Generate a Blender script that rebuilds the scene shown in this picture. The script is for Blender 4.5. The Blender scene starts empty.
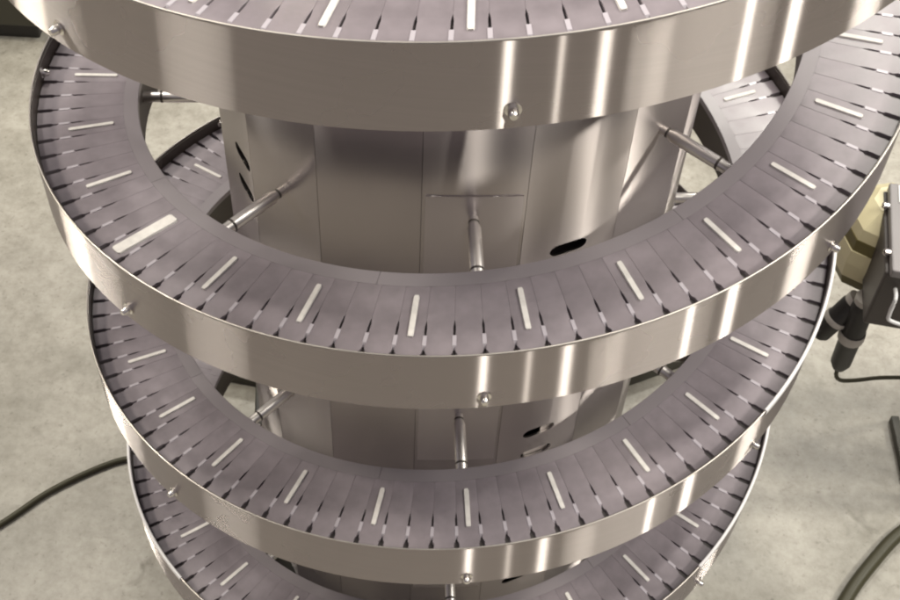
import bpy, bmesh, math, random
from mathutils import Vector, Matrix
random.seed(7)
R = math.radians
sc = bpy.context.scene
COL = sc.collection

# ------------------------------------------------------------------ scale
# the machine is laid out in multiples of its outer radius; S turns that into metres
S = 0.75
PITCH = 0.72312          # rise per turn
HSK = 0.16486            # skirt height
RI = 0.7615              # inner edge of the belt track
FLOOR = -2.9

# ------------------------------------------------------------------ camera
cam_d = bpy.data.cameras.new('camera')
cam = bpy.data.objects.new('camera', cam_d); COL.objects.link(cam)
yaw, pit, roll = R(0.2495), R(50.6735), R(3.3216)
w = Vector((math.sin(yaw)*math.cos(pit), math.cos(yaw)*math.cos(pit), -math.sin(pit)))
r0 = Vector((math.cos(yaw), -math.sin(yaw), 0)); u0 = r0.cross(w)
rr = r0*math.cos(roll) + u0*math.sin(roll); uu = -r0*math.sin(roll) + u0*math.cos(roll)
M = Matrix((rr, uu, -w)).transposed().to_4x4()
M.translation = Vector((0, -2.40325, 1.15438))*S
cam.matrix_world = M
cam_d.sensor_width = 36; cam_d.lens = 51.779; cam_d.clip_start = 0.05; cam_d.clip_end = 200
sc.camera = cam

# ------------------------------------------------------------------ indoor light
world = bpy.data.worlds.new('World'); sc.world = world; world.use_nodes = True
bg = world.node_tree.nodes['Background']
bg.inputs['Color'].default_value = (0.98, 0.89, 0.955, 1); bg.inputs['Strength'].default_value = 0.235
def lamp(name, loc, size, power, sy=None, col=(1, 0.965, 0.87)):
    d = bpy.data.lights.new(name, 'AREA'); d.energy = power; d.color = col
    if sy: d.shape = 'RECTANGLE'; d.size = size; d.size_y = sy
    else: d.shape = 'DISK'; d.size = size
    o = bpy.data.objects.new(name, d); COL.objects.link(o); o.location = loc
    o.rotation_euler = (Vector((0, 0, -1.0)) - Vector(loc)).to_track_quat('-Z', 'Y').to_euler()
    return o
for (x, y, size, power) in ((0.48, -1.65, 0.09, 22), (0.94, -1.20, 0.06, 6), (1.28, -0.77, 0.10, 28), (1.66, -0.48, 0.40, 18),
                            (4.0, -2.0, 0.13, 46), (3.8, -0.5, 0.12, 46), (4.6, -1.35, 0.16, 26), (2.6, -0.9, 1.5, 50), (5.8, 0.2, 0.7, 240),
                            (-2.6, -0.4, 0.9, 26), (-3.4, 2.0, 0.9, 80), (-1.0, 4.5, 0.9, 110), (2.5, 4.0, 0.9, 140)):
    lamp('ceiling_lamp', (x, y, 4.0), size, power)
lamp('wall_lamp', (-5.5, 1.0, 3.0), 1.0, 230, col=(1, 0.94, 0.80))
vs = sc.view_settings
vs.view_transform = 'Standard'; vs.look = 'None'; vs.exposure = 0.27; vs.gamma = 1; vs.use_curve_mapping = False
sc.render.engine = 'CYCLES'
sc.cycles.use_light_tree = False; sc.cycles.sample_clamp_direct = 16.0; sc.cycles.sample_clamp_indirect = 4.0
sc.cycles.pixel_filter_type = 'BLACKMAN_HARRIS'; sc.cycles.filter_width = 2.2

# ------------------------------------------------------------------ materials
def mat(name):
    m = bpy.data.materials.new(name); m.use_nodes = True
    return m, m.node_tree.nodes, m.node_tree.links, m.node_tree.nodes['Principled BSDF']
def plain(name, col, rough=0.5, metal=0.0, var=0.12, scale=8.0, bump=0.0, spec=0.5):
    m, n, l, b = mat(name)
    tc = n.new('ShaderNodeTexCoord'); nz = n.new('ShaderNodeTexNoise')
    nz.inputs['Scale'].default_value = scale; nz.inputs['Detail'].default_value = 5
    l.new(tc.outputs['Object'], nz.inputs['Vector'])
    mx = n.new('ShaderNodeMix'); mx.data_type = 'RGBA'
    mx.inputs['A'].default_value = tuple(c*(1-var) for c in col)+(1,)
    mx.inputs['B'].default_value = tuple(min(1, c*(1+var)) for c in col)+(1,)
    l.new(nz.outputs['Fac'], mx.inputs['Factor']); l.new(mx.outputs['Result'], b.inputs['Base Color'])
    mr = n.new('ShaderNodeMapRange'); mr.inputs['To Min'].default_value = rough*0.8; mr.inputs['To Max'].default_value = min(1, rough*1.25)
    l.new(nz.outputs['Fac'], mr.inputs['Value']); l.new(mr.outputs['Result'], b.inputs['Roughness'])
    b.inputs['Metallic'].default_value = metal; b.inputs['Specular IOR Level'].default_value = spec
    if bump:
        bp = n.new('ShaderNodeBump'); bp.inputs['Strength'].default_value = bump; bp.inputs['Distance'].default_value = 0.002
        l.new(nz.outputs['Fac'], bp.inputs['Height']); l.new(bp.outputs['Normal'], b.inputs['Normal'])
    return m
def brushed(name, col, rough, streak, spread, wave=0.15, zs=240.0, srough=0.235, an=-0.93):
    """stainless sheet ground along the horizontal: a plain glossy layer plus the scratch layer,
    whose tiny facets tilt up and down only, so that lamps smear into upright streaks"""
    m, n, l, b = mat(name)
    out = n['Material Output']
    tc = n.new('ShaderNodeTexCoord')
    mp = n.new('ShaderNodeMapping'); mp.inputs['Scale'].default_value = (1.5, 1.5, zs)
    l.new(tc.outputs['Object'], mp.inputs['Vector'])
    nz = n.new('ShaderNodeTexNoise'); nz.inputs['Scale'].default_value = 1.0; nz.inputs['Detail'].default_value = 4
    l.new(mp.outputs['Vector'], nz.inputs['Vector'])
    n2 = n.new('ShaderNodeTexNoise'); n2.inputs['Scale'].default_value = 5.0; n2.inputs['Detail'].default_value = 3
    l.new(tc.outputs['Object'], n2.inputs['Vector'])
    mx = n.new('ShaderNodeMix'); mx.data_type = 'RGBA'
    mx.inputs['A'].default_value = tuple(c*0.93 for c in col)+(1,); mx.inputs['B'].default_value = tuple(min(1, c*1.06) for c in col)+(1,)
    l.new(nz.outputs['Fac'], mx.inputs['Factor']); l.new(mx.outputs['Result'], b.inputs['Base Color'])
    mr = n.new('ShaderNodeMapRange'); mr.inputs['To Min'].default_value = rough*0.85; mr.inputs['To Max'].default_value = rough*1.2
    l.new(n2.outputs['Fac'], mr.inputs['Value']); l.new(mr.outputs['Result'], b.inputs['Roughness'])
    bp = n.new('ShaderNodeBump'); bp.inputs['Strength'].default_value = wave; bp.inputs['Distance'].default_value = 0.004
    mp2 = n.new('ShaderNodeMapping'); mp2.inputs['Scale'].default_value = (1, 1, 0.35)
    l.new(tc.outputs['Object'], mp2.inputs['Vector'])
    n3 = n.new('ShaderNodeTexNoise'); n3.inputs['Scale'].default_value = 6.0; n3.inputs['Detail'].default_value = 1
    l.new(mp2.outputs['Vector'], n3.inputs['Vector'])
    l.new(n3.outputs['Fac'], bp.inputs['Height']); l.new(bp.outputs['Normal'], b.inputs['Normal'])
    b.inputs['Metallic'].default_value = 1.0
    tg = n.new('ShaderNodeCombineXYZ'); tg.inputs['Z'].default_value = 1.0
    prev = b.outputs['BSDF']
    for k, (tilt, share) in enumerate(((0.0, streak*0.45), (0.55*spread, streak*0.55), (spread, streak))):
        ad = n.new('ShaderNodeVectorMath'); ad.operation = 'ADD'; ad.inputs[1].default_value = (0, 0, tilt)
        l.new(bp.outputs['Normal'], ad.inputs[0])
        nm = n.new('ShaderNodeVectorMath'); nm.operation = 'NORMALIZE'; l.new(ad.outputs['Vector'], nm.inputs[0])
        gl = n.new('ShaderNodeBsdfAnisotropic'); gl.inputs['Roughness'].default_value = srough; gl.inputs['Anisotropy'].default_value = an
        l.new(mx.outputs['Result'], gl.inputs['Color']); l.new(nm.outputs['Vector'], gl.inputs['Normal']); l.new(tg.outputs['Vector'], gl.inputs['Tangent'])
        ms = n.new('ShaderNodeMixShader'); ms.inputs['Fac'].default_value = share
        l.new(prev, ms.inputs[1]); l.new(gl.outputs['BSDF'], ms.inputs[2]); prev = ms.outputs['Shader']
    l.new(prev, out.inputs['Surface'])
    return m
STEEL = brushed('brushed_skirt_steel', (0.55, 0.498, 0.475), 0.27, 0.34, 1.5, wave=0.05)
COLSTEEL = brushed('column_sheet_steel', (0.50, 0.452, 0.435), 0.25, 0.30, 1.3, wave=0.10, zs=3.0, srough=0.34, an=-0.82)
PLATE = brushed('mount_plate_steel', (0.56, 0.51, 0.505), 0.30, 0.30, 1.3, wave=0.05, zs=3.0, srough=0.34, an=-0.82)
ROD = plain('rod_steel', (0.78, 0.74, 0.71), 0.36, 1.0, 0.06)
BOLT = plain('bolt_steel', (0.75, 0.72, 0.68), 0.16, 1.0, 0.05)
RIM = plain('polished_rim', (0.42, 0.39, 0.36), 0.45, 1.0, 0.1, 30)
RIMGLINT = plain('pale_rim_highlight', (0.78, 0.76, 0.76), 0.35, 0.0, 0.06, 20)
RING = plain('dark_ring', (0.06, 0.05, 0.045), 0.5)
TRACK = plain('black_chain_track', (0.075, 0.064, 0.064), 0.5)
GLINTM = plain('tip_glint', (0.42, 0.385, 0.42), 0.3, 0.0, 0.1)
STRIP = plain('white_friction_strip', (0.66, 0.63, 0.60), 0.6, 0.0, 0.22, 90)
RAILM = plain('inner_rail_plastic', (0.22, 0.196, 0.208), 0.36, 0.0, 0.06)
INNER = plain('inner_skirt_shaded_steel', (0.07, 0.058, 0.048), 0.5, 0.6, 0.1)  # steel darkened in colour for the shade on the inner wall
LIPSHADE = plain('dark_lip_shade', (0.055, 0.043, 0.036), 0.45)
PAN = plain('underside_pan', (0.05, 0.045, 0.04), 0.6)
def slat_mat():
    m, n, l, b = mat('slat_plastic')
    oi = n.new('ShaderNodeObjectInfo')
    tc = n.new('ShaderNodeTexCoord')
    ad = n.new('ShaderNodeVectorMath'); ad.operation = 'ADD'
    l.new(tc.outputs['Object'], ad.inputs[0]); l.new(oi.outputs['Location'], ad.inputs[1])
    nz = n.new('ShaderNodeTexNoise'); nz.inputs['Scale'].default_value = 22; nz.inputs['Detail'].default_value = 6
    l.new(ad.outputs['Vector'], nz.inputs['Vector'])
    rp = n.new('ShaderNodeMix'); rp.data_type = 'RGBA'
    rp.inputs['A'].default_value = (0.208, 0.180, 0.196, 1); rp.inputs['B'].default_value = (0.232, 0.202, 0.220, 1)
    l.new(oi.outputs['Random'], rp.inputs['Factor'])
    mx = n.new('ShaderNodeMix'); mx.data_type = 'RGBA'; mx.blend_type = 'MULTIPLY'
    mr = n.new('ShaderNodeMapRange'); mr.inputs['From Min'].default_value = 0.3; mr.inputs['From Max'].default_value = 0.7
    mr.inputs['To Min'].default_value = 0.80; mr.inputs['To Max'].default_value = 1.14
    l.new(nz.outputs['Fac'], mr.inputs['Value'])
    mx.inputs['Factor'].default_value = 1
    l.new(rp.outputs['Result'], mx.inputs['A']); l.new(mr.outputs['Result'], mx.inputs['B'])
    l.new(mx.outputs['Result'], b.inputs['Base Color'])
    m2 = n.new('ShaderNodeMapRange'); m2.inputs['To Min'].default_value = 0.22; m2.inputs['To Max'].default_value = 0.46
    l.new(nz.outputs['Fac'], m2.inputs['Value']); l.new(m2.outputs['Result'], b.inputs['Roughness'])
    return m
SLAT = slat_mat()
def floor_mat():
    m, n, l, b = mat('worn_concrete')
    tc = n.new('ShaderNodeTexCoord')
    def noise(sc_, det, rough=0.5, dist=0.0):
        z = n.new('ShaderNodeTexNoise'); z.inputs['Scale'].default_value = sc_; z.inputs['Detail'].default_value = det
        z.inputs['Roughness'].default_value = rough; z.inputs['Distortion'].default_value = dist
        l.new(tc.outputs['Object'], z.inputs['Vector']); return z
    a = noise(1.9, 7, 0.60, 0.6); c = noise(26, 9, 0.72); d = noise(9, 4, 0.55, 1.0)
    r1 = n.new('ShaderNodeValToRGB')
    r1.color_ramp.elements[0].position = 0.34; r1.color_ramp.elements[0].color = (0.28, 0.264, 0.224, 1)
    r1.color_ramp.elements[1].position = 0.64; r1.color_ramp.elements[1].color = (0.42, 0.398, 0.348, 1)
    l.new(a.outputs['Fac'], r1.inputs['Fac'])
    r2 = n.new('ShaderNodeValToRGB')
    r2.color_ramp.elements[0].position = 0.30; r2.color_ramp.elements[0].color = (0.70, 0.685, 0.66, 1)
    r2.color_ramp.elements[1].position = 0.62; r2.color_ramp.elements[1].color = (1, 1, 1, 1)
    l.new(c.outputs['Fac'], r2.inputs['Fac'])
    r3 = n.new('ShaderNodeValToRGB')
    r3.color_ramp.elements[0].position = 0.24; r3.color_ramp.elements[0].color = (0.55, 0.53, 0.50, 1)
    r3.color_ramp.elements[1].position = 0.36; r3.color_ramp.elements[1].color = (1, 1, 1, 1)
    l.new(d.outputs['Fac'], r3.inputs['Fac'])
    m1 = n.new('ShaderNodeMix'); m1.data_type = 'RGBA'; m1.blend_type = 'MULTIPLY'; m1.inputs['Factor'].default_value = 1
    l.new(r1.outputs['Color'], m1.inputs['A']); l.new(r2.outputs['Color'], m1.inputs['B'])
    m2 = n.new('ShaderNodeMix'); m2.data_type = 'RGBA'; m2.blend_type = 'MULTIPLY'; m2.inputs['Factor'].default_value = 0.75
    l.new(m1.outputs['Result'], m2.inputs['A']); l.new(r3.outputs['Color'], m2.inputs['B'])
    l.new(m2.outputs['Result'], b.inputs['Base Color'])
    e = noise(70, 3, 0.6); r4 = n.new('ShaderNodeValToRGB')
    r4.color_ramp.elements[0].position = 0.27; r4.color_ramp.elements[0].color = (0.5, 0.48, 0.45, 1)
    r4.color_ramp.elements[1].position = 0.40; r4.color_ramp.elements[1].color = (1, 1, 1, 1)
    l.new(e.outputs['Fac'], r4.inputs['Fac'])
    m3 = n.new('ShaderNodeMix'); m3.data_type = 'RGBA'; m3.blend_type = 'MULTIPLY'; m3.inputs['Factor'].default_value = 0.55
    l.new(m2.outputs['Result'], m3.inputs['A']); l.new(r4.outputs['Color'], m3.inputs['B'])
    l.new(m3.outputs['Result'], b.inputs['Base Color'])
    mr = n.new('ShaderNodeMapRange'); mr.inputs['To Min'].default_value = 0.25; mr.inputs['To Max'].default_value = 0.6
    l.new(a.outputs['Fac'], mr.inputs['Value']); l.new(mr.outputs['Result'], b.inputs['Roughness'])
    bp = n.new('ShaderNodeBump'); bp.inputs['Strength'].default_value = 0.25; bp.inputs['Distance'].default_value = 0.003
    l.new(c.outputs['Fac'], bp.inputs['Height']); l.new(bp.outputs['Normal'], b.inputs['Normal'])
    return m
CONC = floor_mat()
BLACKR = plain('black_rubber', (0.018, 0.016, 0.014), 0.45)
CABLEM = plain('olive_black_cable', (0.036, 0.032, 0.012), 0.5)
CREAM = plain('cream_painted_casting', (0.64, 0.575, 0.36), 0.42, 0.0, 0.06, 6)
OLIVE = plain('olive_groove', (0.12, 0.095, 0.02), 0.5)
GREY = plain('grey_box_paint', (0.20, 0.185, 0.185), 0.4, 0.0, 0.06)
SHADEGREY = plain('shaded_box_paint', (0.055, 0.045, 0.04), 0.45)  # body front lies in shade; that shade is put into this colour
LABEL = plain('white_label', (0.75, 0.75, 0.75), 0.5)
FRAMEM = plain('dark_frame_paint', (0.035, 0.032, 0.02), 0.45)
PALE = plain('pale_plastic', (0.45, 0.42, 0.38), 0.4)

# ------------------------------------------------------------------ helpers
def link(name, me, m, parent=None, mats=None):
    o = bpy.data.objects.new(name, me); COL.objects.link(o)
    if parent: o.parent = parent
    if not me.materials:
        for k in (mats or [m]): me.materials.append(k)
    return o
def mesh(name, v, f, smooth=False, mi=None):
    me = bpy.data.meshes.new(name); me.from_pydata([tuple(a) for a in v], [], f); me.update()
    if smooth: me.polygons.foreach_set('use_smooth', [True]*len(me.polygons))
    if mi: me.polygons.foreach_set('material_index', mi)
    bm = bmesh.new(); bm.from_mesh(me); bmesh.ops.recalc_face_normals(bm, faces=bm.faces); bm.to_mesh(me); bm.free()
    return me
def sharp(me, ang=35):
    me.set_sharp_from_angle(angle=R(ang)); return me
def empty(name, loc=(0, 0, 0)):
    o = bpy.data.objects.new(name, None); COL.objects.link(o); o.location = loc; o.empty_display_size = 0.1; return o
def tag(o, label=None, cat=None, group=None, kind=None):
    if label: o['label'] = label
    if cat: o['category'] = cat
    if group: o['group'] = group
    if kind: o['kind'] = kind
    return o
def pol(r, deg, z):
    t = R(deg); return Vector((r*math.sin(t), -r*math.cos(t), z))*S
def ribbon(name, prof, a0, a1, step=1.5, smooth=True, rise=PITCH):
    """closed profile [(r, z)] swept along the helix from a0 to a1 degrees"""
    n = max(2, int(math.ceil((a1-a0)/step))); k = len(prof); v = []; f = []
    for i in range(n+1):
        a = a0+(a1-a0)*i/n
        for (r, z) in prof: v.append(pol(r, a, z+rise*a/360))
    for i in range(n):
        for j in range(k):
            j2 = (j+1) % k; f.append((i*k+j, i*k+j2, (i+1)*k+j2, (i+1)*k+j))
    f.append(tuple(range(k))[::-1]); f.append(tuple(n*k+j for j in range(k)))
    return sharp(mesh(name, v, f, smooth))
def lathe(name, prof, seg=20, axis=None, origin=None, cap=True):
    """profile [(radius, along)] around an axis direction"""
    ax = Vector(axis or (0, 0, 1)).normalized(); o = Vector(origin or (0, 0, 0))
    s = ax.orthogonal().normalized(); t = ax.cross(s); v = []; f = []
    for (r, h) in prof:
        for i in range(seg):
            a = 2*math.pi*(i+.5)/seg; v.append(o+ax*h+(s*math.cos(a)+t*math.sin(a))*r)
    for j in range(len(prof)-1):
        for i in range(seg):
            i2 = (i+1) % seg; f.append((j*seg+i, j*seg+i2, (j+1)*seg+i2, (j+1)*seg+i))
    if cap:
        f.append(tuple(range(seg))[::-1]); f.append(tuple((len(prof)-1)*seg+i for i in range(seg)))
    return sharp(mesh(name, v, f, True))
def box(name, c, d, bevel=0.003, rz=0.0, rx=0.0):
    bm = bmesh.new(); bmesh.ops.create_cube(bm, size=1)
    bmesh.ops.scale(bm, vec=d, verts=bm.verts)
    if bevel: bmesh.ops.bevel(bm, geom=list(bm.edges), offset=bevel, segments=2, affect='EDGES', profile=0.5)
    bmesh.ops.transform(bm, matrix=Matrix.Translation(c) @ Matrix.Rotation(rz, 4, 'Z') @ Matrix.Rotation(rx, 4, 'X'), verts=bm.verts)
    me = bpy.data.meshes.new(name); bm.to_mesh(me); bm.free(); return me
def tube(name, pts, rad, seg=10, sub=8):
    """smooth tube through points (Catmull-Rom)"""
    P = [Vector(p) for p in pts]; Q = []
    for i in range(len(P)-1):
        a = P[max(i-1, 0)]; b = P[i]; c = P[i+1]; d = P[min(i+2, len(P)-1)]
        for k in range(sub):
            t = k/sub
            Q.append(0.5*((2*b)+(c-a)*t+(2*a-5*b+4*c-d)*t*t+(3*b-a-3*c+d)*t**3))
    Q.append(P[-1]); v = []; f = []; up = Vector((0.13, 0.21, 0.97))
    for i, q in enumerate(Q):
        tg = (Q[min(i+1, len(Q)-1)]-Q[max(i-1, 0)]).normalized()
        s = tg.cross(up).normalized(); t = s.cross(tg)
        for k in range(seg):
            a = 2*math.pi*k/seg; v.append(q+(s*math.cos(a)+t*math.sin(a))*rad)
    for i in range(len(Q)-1):
        for k in range(seg):
            k2 = (k+1) % seg; f.append((i*seg+k, i*seg+k2, (i+1)*seg+k2, (i+1)*seg+k))
    f.append(tuple(range(seg))[::-1]); f.append(tuple((len(Q)-1)*seg+k for k in range(seg)))
    return sharp(mesh(name, v, f, True), 50)

# ------------------------------------------------------------------ setting: the concrete floor
ZF = FLOOR*S
g = 30.0
fl = link('floor', mesh('floor', [(-g, -g, ZF), (g, -g, ZF), (g, g, ZF), (-g, g, ZF)], [(0, 1, 2, 3)]), CONC)
tag(fl, 'worn pale grey concrete factory floor', 'floor', kind='structure')

# ------------------------------------------------------------------ the spiral conveyor
sp = empty('spiral_conveyor', (0, 0, ZF))
tag(sp, 'tall stainless steel spiral conveyor with grey slat belt winding round a steel column', 'conveyor')
def part(name, me, m, parent=sp, mats=None):
    o = link(name, me, m, parent, mats)
    if parent is sp: o.location = (0, 0, -ZF)       # meshes are laid out about the machine's top-turn origin
    return o
A_TOP, A_BOT = 125.0, -1195.0
LIFT = 0.043

# outer skirt sheets, front and back of each turn, with their bolts
PR = [(0.9962, 0.0), (1.0, 0.0), (1.0, -HSK), (0.9962, -HSK)]
bolt_me = lathe('bolt', [(0.0135, 0.0), (0.0135, 0.003), (0.0085, 0.0035), (0.0085, 0.015), (0.0055, 0.0195)], 12, (0, -1, 0))
for v_ in bolt_me.vertices: v_.co *= S
edges = [A_TOP]+[x-360*t for t in range(4) for x in (112.0, -115.0) if A_BOT < x-360*t < A_TOP]+[A_BOT]
for i in range(len(edges)-1):
    hi, lo = edges[i], edges[i+1]
    sk = part('skirt_panel', ribbon('skirt_panel', PR, lo+0.06, hi-0.06, 1.2), STEEL)
    q8 = [(0.9981+.0022*math.cos(R(c)), .0022*math.sin(R(c))+.0003) for c in range(0, 360, 45)]
    bd = link('rim_bead', ribbon('rim_bead', q8, lo+0.06, hi-0.06, 1.5), RIM, sk)
    for th in [x-360*t for t in range(0, 4) for x in [4.65+45*k for k in range(-4, 4)]]:
        if lo < th <= hi:
            b = link('bolt', bolt_me, BOLT, sk)
            b.location = pol(1.0, th, PITCH*th/360-0.127); b.rotation_euler = (0, random.uniform(0, 1), 0)
            b.rotation_euler = Matrix.Rotation(R(th), 3, 'Z').to_euler()
            if abs((th+180) % 360-180) > 80:
                b2 = link('bolt', bolt_me, BOLT, sk); b2.location = pol(0.9922, th, PITCH*th/360-0.020)
                b2.rotation_euler = Matrix.Rotation(R(th+180), 3, 'Z').to_euler()

# inner rail, inner skirt, underside and the dark chain track below the slats
ang = A_TOP
while ang > A_BOT:
    lo = max(A_BOT, ang-45)
    part('inner_rail', ribbon('inner_rail', [(RI, -0.060), (RI, -0.0440), (RI+.0012, -0.0428), (RI+.0343, -0.0428), (RI+.0343, -0.060)], lo+0.03, ang-0.03, 1.5), RAILM)
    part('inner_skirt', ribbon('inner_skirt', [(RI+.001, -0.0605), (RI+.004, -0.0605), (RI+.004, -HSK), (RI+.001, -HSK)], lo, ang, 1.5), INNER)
    ang = lo
part('chain_track', ribbon('chain_track', [(RI+.0346, -0.0525), (0.9955, -0.0525), (0.9955, -0.060), (RI+.0346, -0.060)], A_BOT, A_TOP, 2.5), TRACK)
part('underside_pan', ribbon('underside_pan', [(RI+.0045, -0.118), (0.9955, -0.118), (0.9955, -0.122), (RI+.0045, -0.122)], A_BOT, A_TOP, 2.5), PAN)

for k in range(len(edges)-1):  # added dark strip: shade on the lip's inner face put into its colour
    part('lip_shade', ribbon('lip_shade', [(.9925, -0.050), (.9925, -0.006), (.9955, -0.006), (.9955, -0.050)], edges[k+1]+.05, edges[k]-.05, 1.5), LIPSHADE)
# added pale strip on the lower rims; its colour stands for their highlight
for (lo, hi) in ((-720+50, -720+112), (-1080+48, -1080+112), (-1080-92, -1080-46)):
    part('rim_highlight', ribbon('rim_highlight', [(.9945, -.010), (.9945, .0035), (.9965, .0062), (1.0008, .0062), (1.0028, .0035), (1.0028, -.010)], lo, hi, 1.2), RIMGLINT)
# slats
STEP = 3.442
ST = [(RI+.0347, .0001), (.880, .0001), (.895, .0023), (.954, .0023), (.961, .0062), (.9905, .0062)]
def slat_geo(a0=0.0):
    v = []; f = []; mi = []; hp = R(STEP/2); b = .0004
    for (r, gp) in ST:
        hw = hp-gp/r; bw = b/r
        for (ph, dz) in ((-hw, -.014), (-hw, -b), (-hw+bw, 0), (hw-bw, 0), (hw, -b), (hw, -.014)):
            v.append(pol(r, a0+math.degrees(ph), -LIFT+dz+PITCH*(a0+math.degrees(ph))/360))
    for i in range(len(ST)-1):
        for j in range(5): f.append((i*6+j, i*6+j+1, (i+1)*6+j+1, (i+1)*6+j)); mi.append(0)
    f.append((0, 1, 2, 3, 4, 5)); mi.append(0); o = (len(ST)-1)*6; f.append((o, o+1, o+2, o+3, o+4, o+5)); mi.append(0)
    # rounded tip closing the slot towards next slat; pale colour stands for its glint
    o = len(v); e = math.degrees(hp)
    for (r, h) in ((.911, -.006), (.918, .0012), (.941, .0012), (.948, -.006)):
        for d in (-.0062, -.0036, .0036, .0062):
            ph = e+math.degrees(d/r); z = h if abs(d) < .005 else -.006
            v.append(pol(r, a0+ph, -LIFT+z+PITCH*(a0+ph)/360))
    for i in range(3):
        for j in range(3): f.append((o+i*4+j, o+i*4+j+1, o+(i+1)*4+j+1, o+(i+1)*4+j)); mi.append(1)
    return v, f, mi
v, f, mi = slat_geo()
slat_me = mesh('slat', v, f, False, mi); slat_me.materials.append(SLAT); slat_me.materials.append(GLINTM)
# white strip lying on a slat
def strip_geo(ra, rb, hw, h):
    v = []; 
    for (r, k) in ((ra, .7), (ra+.004, 1), (rb-.004, 1), (rb, .7)):
        for (d, z) in ((-hw*k, -.001), (-hw*k*.8, h), (hw*k*.8, h), (hw*k, -.001)):
            ph = math.degrees(d/r); v.append(pol(r, ph, -LIFT+z+PITCH*ph/360))
    f = [(i*4+j, i*4+j+1, (i+1)*4+j+1, (i+1)*4+j) for i in range(3) for j in range(3)]
    f += [(0, 1, 2, 3), (12, 13, 14, 15)]
    return mesh('friction_strip', v, f)
strip_me = strip_geo(.820, .921, .0062, .0035); strip_me.materials.append(STRIP)
tape_me = strip_geo(.815, .960, .0165, .0035); tape_me.materials.append(STRIP)
rest_v, rest_f, rest_m = [], [], []
i0 = int(math.ceil((A_BOT+2-(-364))/STEP)); i1 = int((A_TOP-2-(-364))/STEP)
for i in range(i1, i0-1, -1):
    th = -364+STEP*i
    loc = (th+180) % 360-180; tier = round((loc-th)/360)
    has = (i % 4 == 0) if tier in (1, 3) else (i % 4 == 2)
    hid = abs(loc) > (131 if tier < 3 else 75)
    if hid:
        v, f, mi = slat_geo(th); o = len(rest_v); rest_v += v; rest_f += [tuple(q+o for q in x) for x in f]; rest_m += mi
        continue
    s = link('slat', slat_me, SLAT, sp)
    s.location = (0, 0, -ZF+PITCH*th/360*S); s.rotation_euler = (0, 0, R(th))
    if has:
        t = link('white_tape' if i == -12 else 'friction_strip', tape_me if i == -12 else strip_me, STRIP, s)
        if i == -12: t['label'] = 'wide white tape across one slat'
rs = part('slat_run', mesh('slat_run', rest_v, rest_f, False, rest_m), SLAT, sp, [SLAT, GLINTM]); rs['kind'] = 'stuff'

# column: flat-ish sheet panels, wide posts carrying the rods alternate with slotted panels
RC = 0.578
def panel(a0, a1, z0, z1, slots, curve=0.3, RC=0.578, off=0.0, name='column_panel'):
    n = 8; th = .006; v = []; f = []; am = (a0+a1)/2; ha = R((a1-a0)/2)
    zs = [z0, z1]
    ring = []
    for i in range(n+1):
        a = a0+(a1-a0)*i/n; flat = RC*math.cos(ha)/math.cos(R(a-am)); r = flat*(1-curve)+RC*curve
        ring.append((a, r))
    for z in zs:
        for (a, r) in ring: v.append(pol(r, a, z))
        for (a, r) in ring: v.append(pol(r-th, a, z))
    k = n+1; o = 2*k
    for i in range(n):
        f.append((i, i+1, o+i+1, o+i)); f.append((k+i, k+i+1, o+k+i+1, o+k+i))
        f.append((i, i+1, k+i+1, k+i)); f.append((o+i, o+i+1, o+k+i+1, o+k+i))
    f.append((0, k, o+k, o)); f.append((n, k+n, o+k+n, o+n))
    me = mesh(name, v, f, True); sharp(me)
    if not slots: return me
    cv, cf = [], []
    for zc in slots:                      # obround cutters
        hw, hh, m_ = 4.6, .0165, 8; b = len(cv); pts = []
        for sgn in (1, -1):
            for q in range(m_+1):
                t = -math.pi/2+math.pi*q/m_
                pts.append((am+off+sgn*(hw-2.0+2.0*math.cos(t)), zc+sgn*hh*math.sin(t)))
        for rr_ in (RC+.05, RC-.08):
            for (a, z) in pts: cv.append(pol(rr_, a, z))
        L = len(pts)
        for q in range(L): cf.append((b+q, b+(q+1) % L, b+L+(q+1) % L, b+L+q))
        cf.append(tuple(b+q for q in range(L))); cf.append(tuple(b+L+q for q in range(L)))
    cme = mesh('cutter', cv, cf)
    tmp = bpy.data.objects.new('tmp', me); cut = bpy.data.objects.new('cut', cme); COL.objects.link(tmp); COL.objects.link(cut)
    md = tmp.modifiers.new('b', 'BOOLEAN'); md.object = cut; md.operation = 'DIFFERENCE'; md.solver = 'EXACT'
    dg = bpy.context.evaluated_depsgraph_get(); dg.update()
    out = bpy.data.meshes.new_from_object(tmp.evaluated_get(dg))
    bpy.data.objects.remove(tmp); bpy.data.objects.remove(cut)
    return sharp(out)
for k in range(8):
    c = 4.65+45*k
    c = (c+180) % 360-180
    part('post_panel', panel(c-10.75, c+10.75, FLOOR, 0.30, []), COLSTEEL)
    c2 = (c+22.5+180) % 360-180
    zb = -.955 if c2 > 0 else -.925
    zs = [z for t in range(-1, 3) if k % 2 == 0 for z in (zb-.723*t, zb-.10-.723*t) if z > FLOOR+.1]
    part('slotted_panel', panel(c2-11.65, c2+11.65, FLOOR, 0.30, zs, 0.35, off=6.0 if -90 < c2 < 0 else 0.0), COLSTEEL)
part('shade_drum', lathe('shade_drum', [(.50*S, FLOOR*S+.003), (.50*S, .28*S)], 40), TRACK)  # unseen drum added so the slots look into black shade
for (a0, a1, zz, hh) in ((28.0, 32.0, -1.695, .030), (23.8, 31.2, -1.80, .030)):
    part('inner_bracket', panel(a0, a1, zz-hh, zz+hh, [], 0.0, .564, name='inner_bracket'), ROD)
part('top_cap', lathe('top_cap', [(.60*S, .301*S), (.60*S, .315*S), (.58*S, .32*S)], 48), COLSTEEL)
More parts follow.
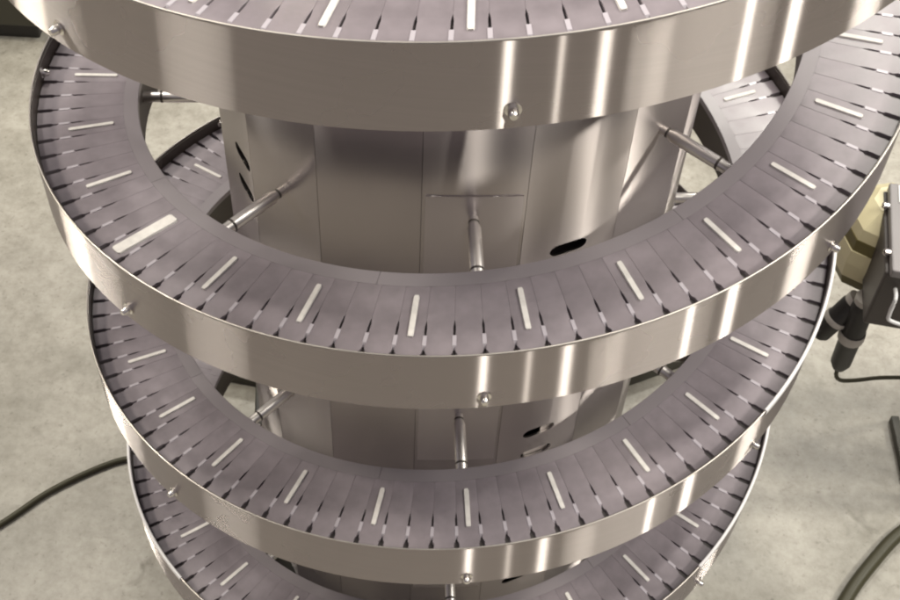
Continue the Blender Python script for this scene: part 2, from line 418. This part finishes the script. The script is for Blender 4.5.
# radial support rods with mounting plates on the posts
def rod_meshes():
    ax = (0, -1, 0)
    rod = lathe('support_rod', [(.0095, .545), (.0105, .592), (.0145, .604), (.0145, .722), (.0135, .724), (.0135, .80)], 16, ax)
    c1 = lathe('collar', [(.0150, .716), (.0150, .7215)], 16, ax); c2 = lathe('collar', [(.0115, .586), (.0115, .5905)], 16, ax)
    for m_ in (rod, c1, c2):
        for v_ in m_.vertices: v_.co *= S
    return rod, c1, c2
rod_me, col_me, col2_me = rod_meshes()
plate_me = None
for t in range(0, 4):
    for k in range(-4, 4):
        th0 = 4.65+45*k; th = th0-360*t
        if th < A_BOT+5 or th > A_TOP-5: continue
        ro = link('support_rod', rod_me, ROD, sp); z = PITCH*th/360-.095
        ro.location = (0, 0, -ZF+z*S); ro.rotation_euler = (0, 0, R(th))
        link('collar', col_me, RING, ro); link('collar', col2_me, RING, ro)
        if plate_me is None:
            plate_me = panel(-10.0, 10.0, -.21, .062, [], 0.3, RC+.0022, name='mount_plate')
        if k in (0, -4): link('mount_plate', plate_me, PLATE, ro)
# foot of the column and floor beams
part('base_flange', lathe('base_flange', [(.66*S, ZF+.002), (.66*S, ZF+.016), (.60*S, ZF+.018)], 48), FRAMEM)
for (x0, y0, x1, y1, wd) in ((-.96, .50, -.66, .455, .05), (-.675, .43, -.650, .20, .045), (.66, .53, 1.0, .70, .05), (-.86, .55, -.86, .80, .05), (.2, .62, .3, .95, .05)):
    dx, dy = x1-x0, y1-y0
    me = box('floor_beam', Vector(((x0+x1)/2, (y0+y1)/2, FLOOR+.055))*S, (math.hypot(dx, dy)*S, wd*S, .10*S), .004, math.atan2(dy, dx))
    part('floor_beam', me, FRAMEM)

# ------------------------------------------------------------------ things at the right of the machine
# gear motor housing: faceted cream casting with olive grooves
C0 = Vector((1.31, .28, 0))*S
gm = empty('motor_housing', (C0.x, C0.y, ZF)); tag(gm, 'faceted cream motor housing with olive bands beside the grey box', 'motor')
def oct_(name, prof, m):
    me = lathe(name, [(r*S, z*S) for r, z in prof], 8, (0, 0, 1)); me.polygons.foreach_set('use_smooth', [False]*len(me.polygons))
    me.transform(Matrix.Rotation(R(14), 4, 'Z')); o = link(name, me, m, gm); o.location = (0, 0, -ZF); return o
oct_('upper_casing', [(.070, -1.555), (.128, -1.60), (.138, -1.637)], CREAM)
oct_('upper_band', [(.141, -1.6371), (.143, -1.682)], OLIVE)
oct_('lower_casing', [(.148, -1.6801), (.152, -1.73), (.146, -1.79)], CREAM)
oct_('lower_band', [(.146, -1.7901), (.130, -1.835)], OLIVE)
link('bracket', box('bracket', Vector((.20, -.02, -1.70))*S, Vector((.28, .08, .06))*S, .003), FRAMEM, gm).location = (0, 0, -ZF)
# grey control box
bx = empty('control_box', (1.45*S, .17*S, ZF)); tag(bx, 'grey control box with screwed lid at the right edge', 'control box')
rz = R(-8.7)
def bpart(name, me, m, parent=bx):
    o = link(name, me, m, parent)
    if parent is bx: o.location = (-1.45*S, -.17*S, -ZF)
    return o
Bc = Vector((1.228, -.02, 0)); ux = Vector((math.cos(rz), math.sin(rz), 0)); uy = Vector((-math.sin(rz), math.cos(rz), 0))
def B(x, y, z): return (Bc+ux*x+uy*y+Vector((0, 0, z)))*S
lid = bpart('lid', box('lid', B(.36, .175, -1.535), (.72*S, .35*S, .03*S), .004, rz), GREY)
bpart('body', box('body', B(.37, .18, -1.665), (.76*S, .33*S, .228*S), .006, rz), SHADEGREY)
for (x, y) in ((-.006, .08), (-.006, .265)):
    me = lathe('latch_screw', [(.011*S, 0), (.011*S, .014*S), (.006*S, .02*S)], 10, -ux, B(x+.006, y, -1.535)); bpart('latch_screw', me, BOLT)
bpart('label', box('label', B(.05, .305, -1.518), (.05*S, .07*S, .003*S), 0, rz), LABEL)
hp = [B(.032, .006, -1.60), B(.032, -.03, -1.60), B(.033, -.035, -1.66), B(.045, -.035, -1.69), B(.12, -.035, -1.70), B(.12, .006, -1.70)]
bpart('handle', tube('handle', hp, .006*S, 8, 5), LABEL)
bpart('post', box('post', B(.62, .2, (-1.72+FLOOR)/2), (.07*S, .07*S, (-1.72-FLOOR)*S), .003, rz), FRAMEM)
# black plugs with their cable
def plug(name, label, a, b, rad, m=BLACKR):
    a = Vector(a)*S; b = Vector(b)*S; d = b-a; L = d.length; rr_ = rad*S
    me = lathe(name, [(rr_*.6, -.012), (rr_*.85, 0), (rr_, L*.08), (rr_, L*.42), (rr_*1.08, L*.45), (rr_*1.08, L*.5), (rr_*.95, L*.53), (rr_*.9, L*.92), (rr_*.6, L)], 18, d, a)
    o = link(name, me, m); tag(o, label, 'plug', 'black plugs under the motor'); 
    ring = lathe('grip_ring', [(rr_*1.12, L*.44), (rr_*1.14, L*.46), (rr_*1.14, L*.53), (rr_*1.1, L*.55)], 18, d, a); link('grip_ring', ring, PALE if name == 'cable_plug' else RING, o)
    cap = lathe('pale_end', [(rr_*.9, -.010), (rr_*.9, .006), (rr_*.5, .010)], 14, d, a-d.normalized()*.004)
    link('pale_end', cap, PALE, o)
    return o
plug('cable_plug', 'black plug hanging below the motor with cable at its tip', (1.252, .10, -1.80), (1.262, .10, -2.13), .036)
plug('cable_plug', 'shorter black plug slanting left behind the spiral rim', (1.235, .13, -1.84), (1.165, .12, -2.0), .034)
cb = [Vector(q)*S for q in [(1.262, .10, -2.12), (1.264, .10, -2.17), (1.285, .10, -2.20), (1.34, .12, -2.225), (1.45, .16, -2.255), (1.60, .22, -2.33), (1.85, .4, -2.6), (2.1, .5, -2.88)]]
tag(link('motor_cable', tube('motor_cable', cb, .0052, 8), CABLEM), 'thin black cable running right from the hanging plug', 'cable')
# floor cables
def fz(rad): return ZF+rad
def fcab(name, pts, rad, label):
    me = tube(name, [(x*S, y*S, fz(rad)) for x, y in pts], rad, 10)
    return tag(link(name, me, CABLEM), label, 'cable')
fcab('floor_cable', [(-2.1, -.75), (-1.75, -.42), (-1.51, -.21), (-1.36, -.06), (-1.16, .07), (-1.0, .10), (-.8, .2)], .0080, 'dark cable curving across the floor at the left')
fcab('floor_cable', [(1.2, -.85), (1.33, -.50), (1.43, -.32), (1.55, -.17), (1.67, -.05), (1.85, .06), (2.2, .15)], .018, 'thick black cable on the floor at the lower right corner')
# dark machine foot right, dark bench back left
st = empty('equipment_stand', (1.95*S, .40*S, ZF)); tag(st, 'black square tube stand at the right edge, below the control box, unseen boards added for shadow', 'stand')
def spart(name, c, d):
    o = link(name, box(name, Vector(c)*S, Vector(d)*S, .003), FRAMEM, st); o.location = (-1.95*S, -.40*S, -ZF); return o
spart('foot_rail', (1.725, .30, FLOOR+.02), (.03, .28, .036)); spart('cross_rail', (1.90, .175, FLOOR+.02), (.32, .03, .036)); 
for (x, y) in ((1.98, .22), (1.98, .98), (2.75, .22), (2.75, .98)): spart('upright', (x, y, FLOOR+.46), (.04, .04, .84))  # unseen legs added to carry the shadow boards
for y in (.24, .50, .96): spart('shadow_board', (2.36, y, FLOOR+.895), (.84, .13, .025))  # unseen boards added to throw shadow bands on the floor
bn = empty('dark_cabinet', (-2.9*S, 3.0*S, ZF)); tag(bn, 'dark machine cabinet far behind at the upper left corner', 'cabinet')
def npart(name, c, d, m):
    o = link(name, box(name, Vector(c)*S, Vector(d)*S, .006), m, bn); o.location = (2.9*S, -3.0*S, -ZF); return o
npart('body', (-2.9, 2.80, FLOOR+.55), (1.9, .9, .9), FRAMEM); npart('plinth', (-2.9, 2.80, FLOOR+.05), (1.8, .82, .098), BLACKR)
